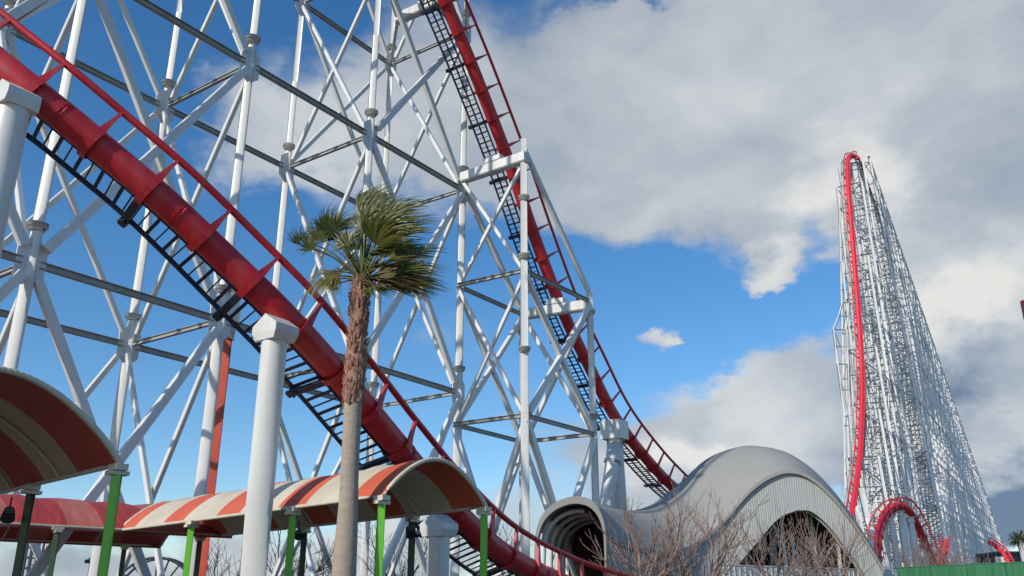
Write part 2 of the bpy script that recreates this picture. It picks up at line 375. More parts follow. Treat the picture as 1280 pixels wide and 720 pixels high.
# ------------------------------------------------------------------ second lattice tower carrying the far track
DK = V((-2.5, 38.1, 0)); DH = V((.52, 36.2, 0)); DI = V((3.69, 40.3, 0)); DKk = V((.5, 42.3, 0))
tower2 = thing('support_tower', 'slender white steel trestle stepping down to the right under the steep far track', 'coaster tower', DKk)
def zat(p, z): return V((p.x, p.y, z))
LZ = [0, 9.16, 15.5, 21.0]
dcol = DK  # the last column of the big tower stands here
for P, top, fl in ((DH, 21.9, (19, 12, 16.2)), (DI, 16.0, (15, 10, 4.5)), (DKk, 15.8, (14.6, 9.9, 4.6))):
    column(tower2, P, top, .18, .15, fl)
def X2(P, Q, z0, z1, w_=.2, one=None):
    if one != 1: brace(tower2, zat(P, z1), zat(Q, z0), w_, w_, shrink=.2)
    if one != 0: brace(tower2, zat(P, z0)+V((.1, .1, 0)), zat(Q, z1)+V((.1, .1, 0)), w_, w_, shrink=.2)
for (P, Q, k0, k1, w_) in ((DK, DH, 0, 1, .24), (DK, DH, 1, 2, .16), (DK, DH, 2, 3, .16), (DK, DKk, 0, 1, .22), (DK, DKk, 1, 2, .22), (DH, DI, 0, 1, .26), (DH, DI, 1, 2, .24), (DKk, DI, 0, 1, .22), (DKk, DI, 1, 2, .2)):
    X2(P, Q, LZ[k0], LZ[k1], w_)
brace(tower2, zat(DK, 21), zat(DKk, 15.6), .24, .24)
brace(tower2, zat(DH, 21.5), zat(DI, 15.9), .18, .24, shrink=.02)
for z in (9.16, 15.5):
    for P, Q in ((DK, DH), (DK, DKk), (DH, DI), (DKk, DI)):
        if z > 15 and P is DKk: continue
        m = MB(); m.ibeam(zat(P, z), zat(Q, z), .15, .17); m.build('girder', GRAYST, tower2, loc=zat(P, z))

# ------------------------------------------------------------------ coaster track builder
def catmull(P, n=14):
    out = []
    for i in range(len(P)-1):
        p0 = P[i-1] if i else P[0]*2-P[1]; p1, p2 = P[i], P[i+1]; p3 = P[i+2] if i+2 < len(P) else P[-1]*2-P[-2]
        for k in range(n):
            t = k/n; out.append(.5*((2*p1)+(p2-p0)*t+(2*p0-5*p1+4*p2-p3)*t*t+(-p0+3*p1-3*p2+p3)*t**3))
    out.append(P[-1]); return out
def resample(P, step):
    out = [P[0]]; acc = 0
    for a, b in zip(P, P[1:]):
        L_ = (b-a).length; 
        while acc+L_ >= step:
            t = (step-acc)/L_; a = a+(b-a)*t; out.append(a.copy()); L_ = (b-a).length; acc = 0
        acc += L_
    return out
def track(root, ctrl, S=1.0, side=U2, cat=True, red=RED, tie=1.25, seg=14, gauge=.42, lift=.62, R=.29, bank=0, maxtie=100, catmat=NAVY, nseg=20, flip=None):
    P = catmull(ctrl, seg); base = V(root.location)
    fr = []
    for k, p in enumerate(P):
        t = (P[min(k+1, len(P)-1)]-P[max(k-1, 0)]).normalized()
        s = (side-t*side.dot(t)).normalized(); n = s.cross(t).normalized()
        if flip is None and n.z < 0: n = -n
        if bank:
            bb = bank(k/(len(P)-1)); s, n = s*math.cos(bb)+n*math.sin(bb), n*math.cos(bb)-s*math.sin(bb)
        fr.append((p, t, s, n))
    m = MB(); m.path(P, R*S, nseg); sp = m.build('spine', red, root, loc=base)
    for sg in (1, -1):
        m = MB(); m.path([p+s*gauge*S*sg+n*lift*S for p, t, s, n in fr], (.07 if S == 1 else .065)*S, 10); m.build('rail', red, root, loc=base)
    T = resample(P, tie*S); cnt = 0
    def frame_at(c):
        k = min(range(len(P)), key=lambda i: (P[i]-c).length_squared); return fr[k]
    for c in T:
        if cnt >= maxtie: break
        _, t, s, n = frame_at(c); cnt += 1
        m = MB(); sec = []
        # saddle: horn from the near rail, round beneath the spine, horn up to the far rail
        ang = [-12, -35, -62, -90, -118, -145, -168]
        hx = gauge-R; pts = [(gauge*.99, lift*.93, .03), (R+hx*.72, lift*.68, .035), (R+hx*.40+.01, lift*.42, .05), (R+hx*.10+.02, lift*.18, .07)]
        pts += [((R+.02)*math.cos(math.radians(a)), (R+.02)*math.sin(math.radians(a)), .075) for a in ang]
        pts += [(-x_, y_, w_) for x_, y_, w_ in pts[:4][::-1]]
        rows = []
        for k, (x, y, hw) in enumerate(pts):
            x0, y0, _ = pts[max(k-1, 0)]; x1, y1, _ = pts[min(k+1, len(pts)-1)]
            dx, dy = x1-x0, y1-y0; L_ = math.hypot(dx, dy) or 1; nx, ny = dy/L_, -dx/L_
            if nx*x+ny*y < 0: nx, ny = -nx, -ny
            th = .045 if 4 <= k <= 10 else .03
            def W(ox, oy, tt): return c+(s*ox+n*oy+t*tt)*S
            # T-shaped: thin plate with a flange on its outer edge
            rows.append([W(x-nx*.035, y-ny*.035, -.02), W(x+nx*th, y+ny*th, -.02), W(x+nx*th, y+ny*th, -hw), W(x+nx*(th+.02), y+ny*(th+.02), -hw),
                         W(x+nx*(th+.02), y+ny*(th+.02), hw), W(x+nx*th, y+ny*th, hw), W(x+nx*th, y+ny*th, .02), W(x-nx*.035, y-ny*.035, .02), W(x-nx*.035, y-ny*.035, -.02)])
        m.grid(rows, False)
        m.build('tie', red, root, loc=c)
    if cat:
        cr = MB(); up = V((0, 0, 1))
        in_, out_ = (-.24, -.92) if S == 1 else (-.31, -.98); dn = -.14 if S == 1 else -.27
        cw = []
        def cp(f, off, dz): p, t, s, n = f; return p+s*off*S+n*dn*S+n*dz*S
        for off in ((in_, (in_+out_)/2, out_) if S != 1 else (in_, out_)):
            for a, b in zip(fr[::3], fr[3::3]): cr.beam(cp(a, off, 0), cp(b, off, 0), .045*S if off != out_ else .06*S, .09*S, a[3])
        T2 = resample(P, .22*S)
        for k, c in enumerate(T2):
            p, t, s, n = frame_at(c); f = (c, t, s, n)
            cr.beam(cp(f, in_, -.02), cp(f, out_, -.02), (.07 if k % 2 else .03)*S, .03*S, n)
        co_ = cr.build('catwalk', catmat, root, loc=base)
        hr = MB()
        hr.path([cp(f, in_+.10, .12) for f in fr], .022*S, 6)
        hr.build('handrail', HAND, co_)
        for k, c in enumerate(T[:60]):
            p, t, s, n = frame_at(c)
            if k % 2: continue
            bk = MB(); f = (c, t, s, n); bk.beam(cp(f, -R*.6, -.12), cp(f, out_-.16, -.08), .16*S, .08*S, n)
            bk.prof(cp(f, out_-.02, -.16), cp(f, out_-.02, -.02), [(-.10*S, -.03*S), (.10*S, -.03*S), (0, .12*S)], s)
            bk.build('bracket', catmat, co_, loc=c)
    return fr

# near track
PA = V((-4.2, 17.0, 0))
AD = [(-95, 13.2), (45, 13.8), (200, 15.0), (360, 16.6), (430, 18.0), (505, 19.8), (575, 21.6), (634, 23.5), (700, 26.0), (850, 31.0)]
def A(px, py):
    for (xa, ya), (xb, yb) in zip(AD, AD[1:]):
        if px <= xb: break
    return at(px, py, ya+(yb-ya)*(px-xa)/(xb-xa))
ctrlA = [A(-95, 5), A(-25, 62), A(45, 118), A(120, 180), A(200, 247), A(280, 322), A(360, 400), A(430, 478), A(505, 568), A(550, 620), A(602, 671), A(640, 699), A(690, 724), A(750, 745), A(850, 768)]
near = thing('coaster_track', 'thick red tubular coaster track with dark catwalk sweeping down across the left foreground', 'coaster track', A(360, 400))
frA = track(near, ctrlA, 1.0, U2, gauge=.44, lift=.61, R=.272, maxtie=60, bank=lambda f: math.radians(22)*min(1, max(0, (f-.25)/.3)))
# far steep track
PB = (DK+DH)/2
def B(px, py): return on_plane(px, py, V((PB.x, PB.y, 0)), U2)
ctrlB = [B(505, -150), B(530, -60), B(562, 15), B(595, 95), B(637, 205), B(668, 295), B(703, 388), B(735, 455), B(768, 520), B(805, 570), B(845, 612), B(895, 652)]
fart = thing('coaster_track', 'red coaster track dropping steeply from the top centre to behind the grey domed hall', 'coaster track', B(703, 388))
frB = track(fart, ctrlB, 1.05, U2, gauge=.54, lift=.80, R=.28, maxtie=60, tie=1.35)

for k in range(8, len(frA)-8, 26):
    p, t_, s_, n_ = frA[k]; m = MB(); m.tube(p-t_*.03, p+t_*.03, .285, None, 24); m.build('weld_collar', RED, near, loc=p)
# crossbeams under the far track
def crossbeam(par, p, q, w_=.42, h_=.5):
    m = MB(); m.beam(p, q, w_, h_); o = m.build('crossbeam', WHITEM, par, loc=p)
    d = (q-p).normalized(); c = (p+q)/2
    s = MB(); s.prof(c-d*.02+V((0, 0, h_/2)), c+V((0, 0, h_/2+.01))+d*.02, [(-.3, 0), (.3, 0), (.2, .35), (-.2, .35)]); 
    s.beam(c-d*.45+V((0, 0, .38)), c+d*.45+V((0, 0, .38)), .45, .28); s.build('saddle', WHITEM, o)
    return o
crossbeam(tower2, on_plane(578, 223, DK, U1), on_plane(658, 196, DH, U1))
crossbeam(tower2, on_plane(656, 393, DKk, U1), on_plane(738, 381, DI, U1))
c0 = B(560, 12); b0a = on_plane(497, 24, c0, U1); b0b = on_plane(584, -14, c0, U1)
crossbeam(tower, b0a, b0b)
dtop = zat(gp(3, NF, 29.3), 29.3)
for t_ in (.35, .62, 1.0): brace(tower, dtop, b0a+(b0b-b0a)*t_+V((0, 0, 1.5*(1-t_)+.2)), .14, .14, shrink=.1)
brace(tower, gp(3, NG, 29.3), b0a, .16, .16, shrink=.1); brace(tower, gp(2, NF, 29.3), b0a, .16, .16, shrink=.1)

# ------------------------------------------------------------------ pillars under the tracks
def pillar(p_top, r, label, capw=.66, caph=.28, group=None, tilt=None, spine_dir=None):
    base = V((p_top.x, p_top.y, 0)) if tilt is None else V((tilt.x, tilt.y, 0))
    t = thing('track_pillar', label, 'pillar', base, group)
    m = MB(); z0 = p_top-V((0, 0, caph))
    m.path([base, base+(z0-base)*.5, z0], [r*.96, r*.98, r], 28); m.build('shaft', WHITEM, t)
    f = MB(); f.tube(base+V((0, 0, 0)), base+V((0, 0, .08)), r*1.7, None, 24); f.build('base_plate', CONC, t)
    # saddle head: a tapered block whose top is hollowed for the tube
    h = MB(); a = U2; b = U1; rows = []
    def blk(z, wa, wb): return [p_top+a*wa+b*wb+V((0, 0, z)), p_top+a*wa-b*wb+V((0, 0, z)), p_top-a*wa-b*wb+V((0, 0, z)), p_top-a*wa+b*wb+V((0, 0, z)), p_top+a*wa+b*wb+V((0, 0, z))]
    w2 = capw/2
    h.grid([blk(-caph, r*1.08, r*1.08), blk(-caph+.15, w2*1.0, w2*.85), blk(-.02, w2, w2*.85)], False)
    n = 10; fa = []
    for sg in (-1, 1):
        row = []
        for k in range(n+1):
            x = -w2+capw*k/n; zz = .22*(1-abs(x)/w2)
            row.append(p_top+a*x+b*(w2*.85*sg)+V((0, 0, zz)))
        fa.append(row)
    h.grid(fa, False)
    for row in fa: h.grid([row, [V((p.x, p.y, p_top.z-.02)) for p in row]], False)
    for k in (0, n): h.grid([[fa[0][k], fa[1][k]], [V((fa[0][k].x, fa[0][k].y, p_top.z-.02)), V((fa[1][k].x, fa[1][k].y, p_top.z-.02))]], False)
    i = len(h.v); q = blk(-caph, r*1.08, r*1.08)[:4]; h.v.extend(q); h.face((i, i+1, i+2, i+3))
    h.build('saddle_head', WHITEM, t)
    return t
def under(px, py, fr, dz):
    k = min(range(len(fr)), key=lambda i: (seen(fr[i][0])[0]-px)**2+(seen(fr[i][0])[1]-py)**2 if seen(fr[i][0]) else 1e9)
    return fr[k][0]-fr[k][3]*dz
pA = at(20, 121, 13.45); pillar(pA, .27, 'round white pillar with saddle head at the left edge under the near red track')
pillar(at(345, 410, 16.15), .235, 'round white pillar with angular saddle head just left of the palm trunk')
pillar(at(549, 655, 20.9), .25, 'short white round pillar behind the striped canopy, half in shade')
# forked pillar of the far track
ft = B(768, 535); fb = at(768, 700, ft.y); 
t = thing('track_pillar', 'thick white forked pillar under the far red track beside the grey tunnel mouth', 'pillar', (ft.x, ft.y, 0))
q0 = ft-V((0, 0, .5))
m = MB(); m.path([q0, at(769, 565, ft.y), at(772, 620, ft.y+.3), V((ft.x+.35, ft.y+.5, 0))], [.42, .42, .45, .5], 20); m.build('shaft', WHITEM, t)
m = MB(); m.path([q0-V((.02, .1, .3)), at(768, 555, ft.y-.2), at(764, 590, ft.y-.5), at(756, 640, ft.y-.9), V((ft.x-.7, ft.y-1.2, 0))], [.36, .36, .36, .36, .38], 20); m.build('raking_leg', WHITEM, t)
m = MB(); m.tube(at(766, 576, ft.y-.35), at(765.5, 579, ft.y-.36), .46, None, 20); m.build('flange', WHITEM, t)
m = MB(); m.prof(q0-V((0, 0, .1)), q0+V((0, 0, .85)), [(-.55, -.5), (.55, -.5), (.55, .5), (-.55, .5)], U1); m.build('saddle_head', WHITEM, t)
# red post with flared white head
rp_ = at(284, 424, 29.5); t = thing('flared_post', 'orange-red round post with a flared white head behind the white lattice', 'post', (rp_.x, rp_.y, 0))
m = MB(); m.tube(V((rp_.x, rp_.y, 0)), rp_, .17, None, 18); m.build('shaft', REDP, t)
m = MB(); m.path([rp_, rp_+V((0, 0, .12)), rp_+V((-.05, 0, .8)), rp_+V((-.18, 0, 1.6)), rp_+V((-.45, 0, 3.2))], [.24, .22, .42, .46, .34], 18); m.build('flared_head', WHITEM, t)

# ------------------------------------------------------------------ striped canopies
def canopy(name_label, P, ax, cx, length, width, rise, mt, posts, zE, curve_n=22, frame=CREAM, fascia=0, dark_far=True, wav=.03, sag=0):
    """P = near corner at eave height; ax = unit axis direction; cx = unit cross direction"""
    t = thing('striped_canopy', name_label, 'canopy', (P.x, P.y, 0))
    ang = math.atan2(ax.y, ax.x)
    n = max(4, int(length/.45)); rows = []
    def pt(u, v, dz=0):
        # u along, v across 0..1
        a = math.pi*(v); z = rise*math.sin(a)**.9
        return V((0, 0, 0))+V((u, v*width*(1 if True else 0), z+dz-sag*math.sin(u*2.1)*.5))
    sgn = 1 if (ax.x*cx.y-ax.y*cx.x) > 0 else -1
    for i in range(n+1):
        u = length*i/n
        rows.append([V((u, sgn*v*width, rise*math.sin(math.pi*v)**.85+wav*math.sin(u*2*math.pi/1.05)*math.sin(math.pi*v))) for v in [k/curve_n for k in range(curve_n+1)]])
    m = MB(); m.slab(rows, V((0, 0, -.03)))
    if fascia:
        for v in (0, curve_n):
            l = [r[v] for r in rows]; m.slab([l, [p-V((0, 0, fascia)) for p in l]], V((0, .02, 0)), False)
    o = m.build('fabric_roof', mt, t); o.location = (0, 0, zE); o.rotation_euler = (0, 0, ang)
    fm = MB()
    for row in (rows[0], rows[-1]): fm.path([p+V((0, 0, -.02)) for p in row], .038, 8)
    for k in (0, curve_n): fm.path([r[k]+V((0, 0, -.03)) for r in rows], .034, 8)
    nr = max(1, round(length/2.1))
    for k in range(1, nr):
        r = rows[int(n*k/nr)]; fm.path([p+V((0, 0, -.06)) for p in r], .022, 6)
    o = fm.build('frame', frame, t); o.location = (0, 0, zE); o.rotation_euler = (0, 0, ang)
    # lacing knobs along the open end
    lk = MB()
    for k in range(0, curve_n*2):
        v = (k+.5)/(curve_n*2); p = V((-.03, sgn*v*width, rise*math.sin(math.pi*v)**.85)); lk.box(p, .02, .015, .012)
    o = lk.build('lacing', frame, t); o.location = (0, 0, zE); o.rotation_euler = (0, 0, ang)
    for (u, v, mm) in posts:
        q = V((P.x, P.y, 0))+ax*u+cx*(v*width); q.z = 0
        pm = MB(); pm.tube(q, q+V((0, 0, zE-.10)), .066, None, 16); po = pm.build('post', mm, t, loc=q)
        bm_ = MB(); R = Matrix.Rotation(ang, 3, 'Z'); bm_.box(q+V((0, 0, zE-.07)), .24, .16, .08, R); bm_.box(q+V((0, 0, zE-.14)), .14, .26, .05, R)
        bm_.build('bracket', frame, po, loc=q)
    return t
def eave(px, py, Z): r = ray(px, py); t_ = (Z-EYE)/r.z; return V((r.x*t_, r.y*t_, 0))
ZE = 3.4
n1 = eave(480, 617, ZE); f1 = eave(615, 631, ZE); n2 = eave(240, 649, ZE)
AX = (n2-n1).normalized(); CX = V((-AX.y, AX.x, 0)); 
if CX.dot(f1-n1) < 0: CX = -CX
wid = (f1-n1).dot(CX)
STR = stripe_mat('striped_fabric', (.72, .14, .06), (.70, .62, .47), 2.2, .40, .02)
STR2 = stripe_mat('striped_fabric_shaded', (.52, .045, .02), (.60, .45, .26), 2.3, .5, -.12)  # underside shade put into the colours: darker red, cream turned tan
STR3 = stripe_mat('faded_red_fabric', (.50, .055, .045), (.58, .16, .12), 1.9, .6, 0, .5)
Lc = 9.5
canopy('coral and cream striped barrel canopy on lime green posts behind the palm', n1, AX, CX, Lc, wid, .70, STR,
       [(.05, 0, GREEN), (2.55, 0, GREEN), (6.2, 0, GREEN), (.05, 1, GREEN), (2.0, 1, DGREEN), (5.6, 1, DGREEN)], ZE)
g1 = eave(151, 577, ZE)
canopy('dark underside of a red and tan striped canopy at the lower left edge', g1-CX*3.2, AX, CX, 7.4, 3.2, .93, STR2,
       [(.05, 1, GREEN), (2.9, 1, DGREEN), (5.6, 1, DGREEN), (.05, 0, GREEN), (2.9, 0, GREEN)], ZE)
h1 = eave(290, 668, ZE); h2 = eave(0, 652, ZE); AX3 = (h2-h1).normalized(); CX3 = V((-AX3.y, AX3.x, 0))
if CX3.y < 0: CX3 = -CX3
canopy('faded plain red barrel canopy further back at lower left', h1, AX3, CX3, 8.6, 4.8, .80, STR3,
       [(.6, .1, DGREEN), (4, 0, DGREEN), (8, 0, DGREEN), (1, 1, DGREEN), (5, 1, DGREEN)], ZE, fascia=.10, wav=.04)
def spotlight(p, label, s=1):
    t = thing('spotlight', label, 'spotlight', p)
    m = MB(); m.tube(p+V((0, 0, -.02)), p+V((.05, -.1, -.16))*s, .07*s, .10*s, 14); m.build('lamp_head', BLACK, t)
    m = MB(); m.tube(p+V((0, 0, .16)), p, .014, None, 6); m.build('stem', BLACK, t)
P_ = eave(512, 650, ZE-.2); spotlight(V((P_.x, P_.y, ZE-.32)), 'small black spotlight hanging under the open end of the striped canopy')
q = V((g1.x, g1.y, 0))+AX*2.9-CX*.16; spotlight(V((q.x-.1, q.y, ZE-.38)), 'small black spotlight on the dark green post at lower left')
q = n1+AX*2.55+CX*.14; spotlight(V((q.x, q.y, ZE-.42)), 'small black spotlight on the green post left of the palm trunk', .8)

# ------------------------------------------------------------------ palm
PY = 14.5
def pa(px, py, dy=0): return at(px, py, PY+dy)
pb = pa(429, 725); base = V((pb.x-.02, PY, 0))
palm = thing('palm_tree', 'windblown fan palm with shaggy brown upper trunk in front of the striped canopy', 'palm', base)
m = MB(); pts = [base, pa(430, 715), pa(435, 640), pa(438, 570), pa(441, 510), pa(444, 470)]
m.path(catmull(pts, 8), [.215-.07*min(1, k/20) for k in range(41)], 24); m.build('trunk', TRUNK, palm)
m = MB(); up_pts = catmull([pa(441, 508), pa(444, 460), pa(447, 420), pa(450, 375), pa(453, 352)], 8)
m.path(up_pts, [.14 if k < 2 else .148 for k in range(len(up_pts))], 20)
random.seed(3)
N_ = len(up_pts)
for k in range(430):      # old leaf bases
    f = random.random(); i = min(N_-2, int(f*(N_-1))); c = up_pts[i].lerp(up_pts[i+1], f*(N_-1)-i)
    a = k*2.39996; d = V((math.cos(a), math.sin(a), 0)); u = V((0, 0, 1)); tn = V((-d.y, d.x, 0))
    p = c+d*.135; L_ = random.uniform(.07, .15)*(1.25 if f < .12 else 1); wv = random.uniform(.025, .045)
    tip = p+d*random.uniform(.03, .085)+u*L_*random.uniform(.5, 1)
    i0 = len(m.v); m.v.extend([p-tn*wv, p+tn*wv, tip+tn*wv*.5, tip-tn*wv*.5, p-u*.05, p+d*.03-u*.02]); m.face((i0, i0+1, i0+2, i0+3)); m.face((i0+1, i0, i0+5)); m.face((i0, i0+3, i0+5)); m.face((i0+2, i0+1, i0+5)); m.face((i0+3, i0+2, i0+5))
m.build('leaf_bases', BOOT, palm)
heart = pa(452, 352)
def fan(tip_c, R_, wind, spread, mt, face=None, droop=.5, nseg=34, seed=0):
    """a fan leaf: petiole from the heart to tip_c, segments radiating from tip_c"""
    rnd = random.Random(seed)
    pd = (tip_c-heart); d = pd.normalized()
    m = MB(); mid = heart+pd*.5+V((0, 0, .10*pd.length)); pts = catmull([heart, mid, tip_c], 5)
    m.path(pts, [.022-.0012*k for k in range(len(pts))], 6)
    pet = m
    m2 = MB(); nrm = (face if face is not None else V((rnd.uniform(-.4, .4), -.7, .6))).normalized()
    s = d.cross(nrm)
    s = s.normalized() if s.length > .05 else V((0, 1, 0)); nn = s.cross(d).normalized()
    for k in range(nseg):
        a = math.radians(-spread+2*spread*k/(nseg-1)+rnd.uniform(-2, 2))
        dir0 = (d*math.cos(a)+s*math.sin(a)+nn*rnd.uniform(-.12, .12)).normalized()
        Ls = R_*(1-.25*abs(a)/math.radians(spread))*rnd.uniform(.82, 1.08); wv = R_*.019
        pos = tip_c.copy(); dirv = dir0.copy(); prevL = None; st = 7; i_prev = None
        for j in range(st+1):
            f = j/st; wd = wv*(1.5 if 0 < f < .45 else (.6 if f == 0 else 1.6*(1-f)+.08))
            side = dirv.cross(nn); side = side.normalized() if side.length > .01 else s
            fold = nn*wd*.5
            i = len(m2.v); m2.v.extend([pos-side*wd, pos+fold*.6, pos+side*wd])
            if i_prev is not None:
                m2.face((i_prev, i_prev+1, i+1, i), True); m2.face((i_prev+1, i_prev+2, i+2, i+1), True)
            i_prev = i
            dirv = (dirv+wind*(.10+.55*f*f)+V((0, 0, -droop*f*f*.45))+V((rnd.uniform(-1, 1), rnd.uniform(-1, 1), rnd.uniform(-1, 1)))*.05).normalized()
            pos = pos+dirv*(Ls/st)
    o = m2.build('leaf', mt, palm, loc=tip_c); pet.build('petiole', mt, o)
WD = V((1.15, .1, -.05))
fans = [  # px,py,dy,R,spread,mat,droop
 (384, 302, .1, .42, 42, LEAF, .5), (392, 312, -.1, .45, 60, LEAF, .6), (376, 306, 0, .36, 30, LEAF, .5),
 (412, 284, .2, .50, 60, LEAF, .5), (420, 290, -.3, .55, 90, LEAF, .8), (416, 300, .3, .46, 80, LEAF, .9), (408, 288, 0, .45, 60, LEAF, .5),
 (453, 268, .2, .62, 40, LEAF, .0), (448, 282, .3, .62, 70, LEAF, .1), (458, 276, -.2, .66, 60, LEAF, .2), (450, 260, 0, .5, 30, LEAF, .0), (462, 262, .1, .60, 45, LEAF, .1),
 (470, 285, .3, .78, 60, LEAF, .3), (474, 296, -.3, .82, 65, LEAF, .4), (480, 300, .1, .80, 60, LEAF, .4), (470, 305, -.5, .80, 75, LEAF, .5), (464, 292, .5, .78, 75, LEAF, .5),
 (484, 318, .5, .74, 70, LEAF, .6), (488, 326, 0, .78, 70, LEAF, .6), (466, 320, -.5, .7, 90, LEAF, .6), (474, 334, -.5, .7, 90, LEAFY, .7), (478, 322, .2, .82, 60, LEAF, .5),
 (476, 350, -.3, .82, 60, LEAFB, .7), (482, 354, .2, .84, 55, LEAFB, .8), (472, 352, .4, .80, 65, LEAF, .9), (486, 346, -.1, .80, 60, LEAFY, .7), (468, 358, -.4, .7, 70, LEAF, 1.0), (474, 344, .1, .86, 55, LEAFB, .8), (466, 348, .2, .8, 60, LEAF, .9),
 (488, 352, .1, .9, 50, LEAFB, .8), (494, 340, -.2, .85, 55, LEAF, .7), (490, 300, .1, .85, 55, LEAF, .5), (496, 324, .3, .85, 60, LEAFY, .6), (500, 352, -.3, .75, 60, LEAF, 1.0), (480, 282, 0, .8, 50, LEAF, .4), (410, 352, .2, .55, 80, LEAFY, .9), (404, 300, .1, .55, 60, LEAF, .6),
 (424, 345, -.2, .60, 85, LEAFY, .9), (416, 350, .1, .46, 80, LEAFY, 1.0), (428, 340, .3, .46, 90, LEAFY, 1.0), (420, 356, -.3, .36, 80, LEAFY, 1.2), (438, 325, -.4, .42, 100, LEAF, .8), (443, 312, .4, .52, 90, LEAF, .6), (436, 306, 0, .55, 80, LEAF, .5)]
for k, (x, y, dy, R_, spr, mt, dr) in enumerate(fans):
    wnd = WD*(.75 if x < 440 else 1.0)
    if y > 335 and x < 432: wnd = V((.05, 0, -.55))
    fan(pa(x, y, dy), R_*(1.22 if x > 460 else 1.05), wnd, spr, mt, droop=dr, seed=k, nseg=32)
m = MB(); rnd = random.Random(5)
for k in range(50):
    a = rnd.uniform(0, 6.28); c = heart+V((math.cos(a)*.13, math.sin(a)*.13, rnd.uniform(-.15, .05)))
    p1 = c+V((math.cos(a)*.1+.05, math.sin(a)*.1, .02)); p2 = p1+V((math.cos(a)*.08+.12, math.sin(a)*.08, -rnd.uniform(.08, .2)))
    m.path([c, p1, p2], [.008, .008, .002], 3, False)
m.build('skirt', LEAFB, palm)

# ------------------------------------------------------------------ bare trees
def bare_tree(base, h, label, seed, mt=BARK, depth=6, spread=.62, r0=None, forks=3, cat='tree', group='bare winter trees'):
    rnd = random.Random(seed); t = thing('bare_tree', label, cat, base, group)
    tr = MB(); br = MB(); r0 = r0 or h*.028
    def grow(p, d, L_, r, lev):
        n = 5; pts = [p]; rs = [r]; dd = d.copy()
        for k in range(n):
            dd = (dd+V((rnd.uniform(-1, 1), rnd.uniform(-1, 1), rnd.uniform(-.35, .75)))*.17).normalized()
            pts.append(pts[-1]+dd*L_/n); rs.append(max(.0085, r*(1-.42*(k+1)/n)))
        (tr if lev == 0 else br).path(pts, rs, 8 if lev < 2 else 4, False)
        if lev >= depth: return
        nf = (5 if lev == 0 else 3) if lev < 2 else (3 if lev == 2 else 2)
        a0 = rnd.uniform(0, 6.28)
        for k in range(nf):
            i = rnd.choice([3, 4, 5, 5]) if lev == 0 else rnd.choice([1, 2, 3, 4, 5]); a = a0+k*2.4+rnd.uniform(-.5, .5); tilt = rnd.uniform(.55, 1.05)*spread*1.25
            s, u = basis(dd); nd = (dd*math.cos(tilt)+(s*math.cos(a)+u*math.sin(a))*math.sin(tilt)+V((0, 0, .18))).normalized()
            grow(pts[i], nd, L_*rnd.uniform(.55, .9)*(1.15 if lev == 0 else .85), rs[i]*.6, lev+1)
        if lev: grow(pts[-1], dd, L_*.65, rs[-1]*.9, lev+1)
    grow(V((base[0], base[1], base[2]-.0)), V((rnd.uniform(-.05, .05), rnd.uniform(-.05, .05), 1)), h*.34, r0, 0)
    tr.build('trunk', mt, t); br.build('crown', mt, t)
def tree_at(px, ptop, Y, label, seed, **k):
    p = at(px, 715, Y); top = at(px, ptop-8, Y).z
    bare_tree((p.x, Y, 0), top*k.pop('hf', .98), label, seed, **k)
tree_at(787, 592, 29, 'tall bare tree in front of the corrugated wall right of the tunnel mouth', 11, depth=4)
tree_at(812, 612, 31, 'bare tree leaning right beside the taller one near the tunnel mouth', 12, depth=4)
tree_at(880, 612, 32, 'bare tree in front of the left flank of the grey dome', 13, depth=4)
tree_at(975, 622, 33, 'bare tree before the middle of the arched opening', 14, depth=4)
tree_at(1050, 628, 36, 'bare tree at the right foot of the grey dome', 15, depth=4)
tree_at(1018, 665, 33, 'small bare tree before the right half of the arched opening', 16, depth=4)
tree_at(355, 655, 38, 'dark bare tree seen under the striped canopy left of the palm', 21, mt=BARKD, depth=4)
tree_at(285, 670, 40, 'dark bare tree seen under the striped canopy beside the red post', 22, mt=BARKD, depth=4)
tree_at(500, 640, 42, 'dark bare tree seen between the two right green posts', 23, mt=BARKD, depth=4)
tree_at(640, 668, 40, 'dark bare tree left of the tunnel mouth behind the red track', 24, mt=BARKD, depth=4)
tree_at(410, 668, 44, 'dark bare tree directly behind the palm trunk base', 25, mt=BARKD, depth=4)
tree_at(1105, 668, 60, 'bare tree before the small red camelback hill', 31, depth=4)
tree_at(1140, 672, 60, 'bare tree under the right end of the red camelback hill', 32, depth=4)
for k in range(7):
    tree_at(1168+k*11.5, 678+random.uniform(-3, 3), 62, ['bare reddish shrub behind the green hoarding, leftmost of the row', 'bare reddish shrub behind the green hoarding, second of the row', 'bare reddish shrub behind the green hoarding, third of the row', 'bare reddish shrub behind the green hoarding, middle of the row', 'bare reddish shrub behind the green hoarding, fifth of the row', 'bare reddish shrub behind the green hoarding, sixth of the row', 'bare reddish shrub behind the green hoarding, rightmost of the row'][k], 40+k, depth=4, spread=.8, cat='shrub', group='bare shrubs behind the hoarding')

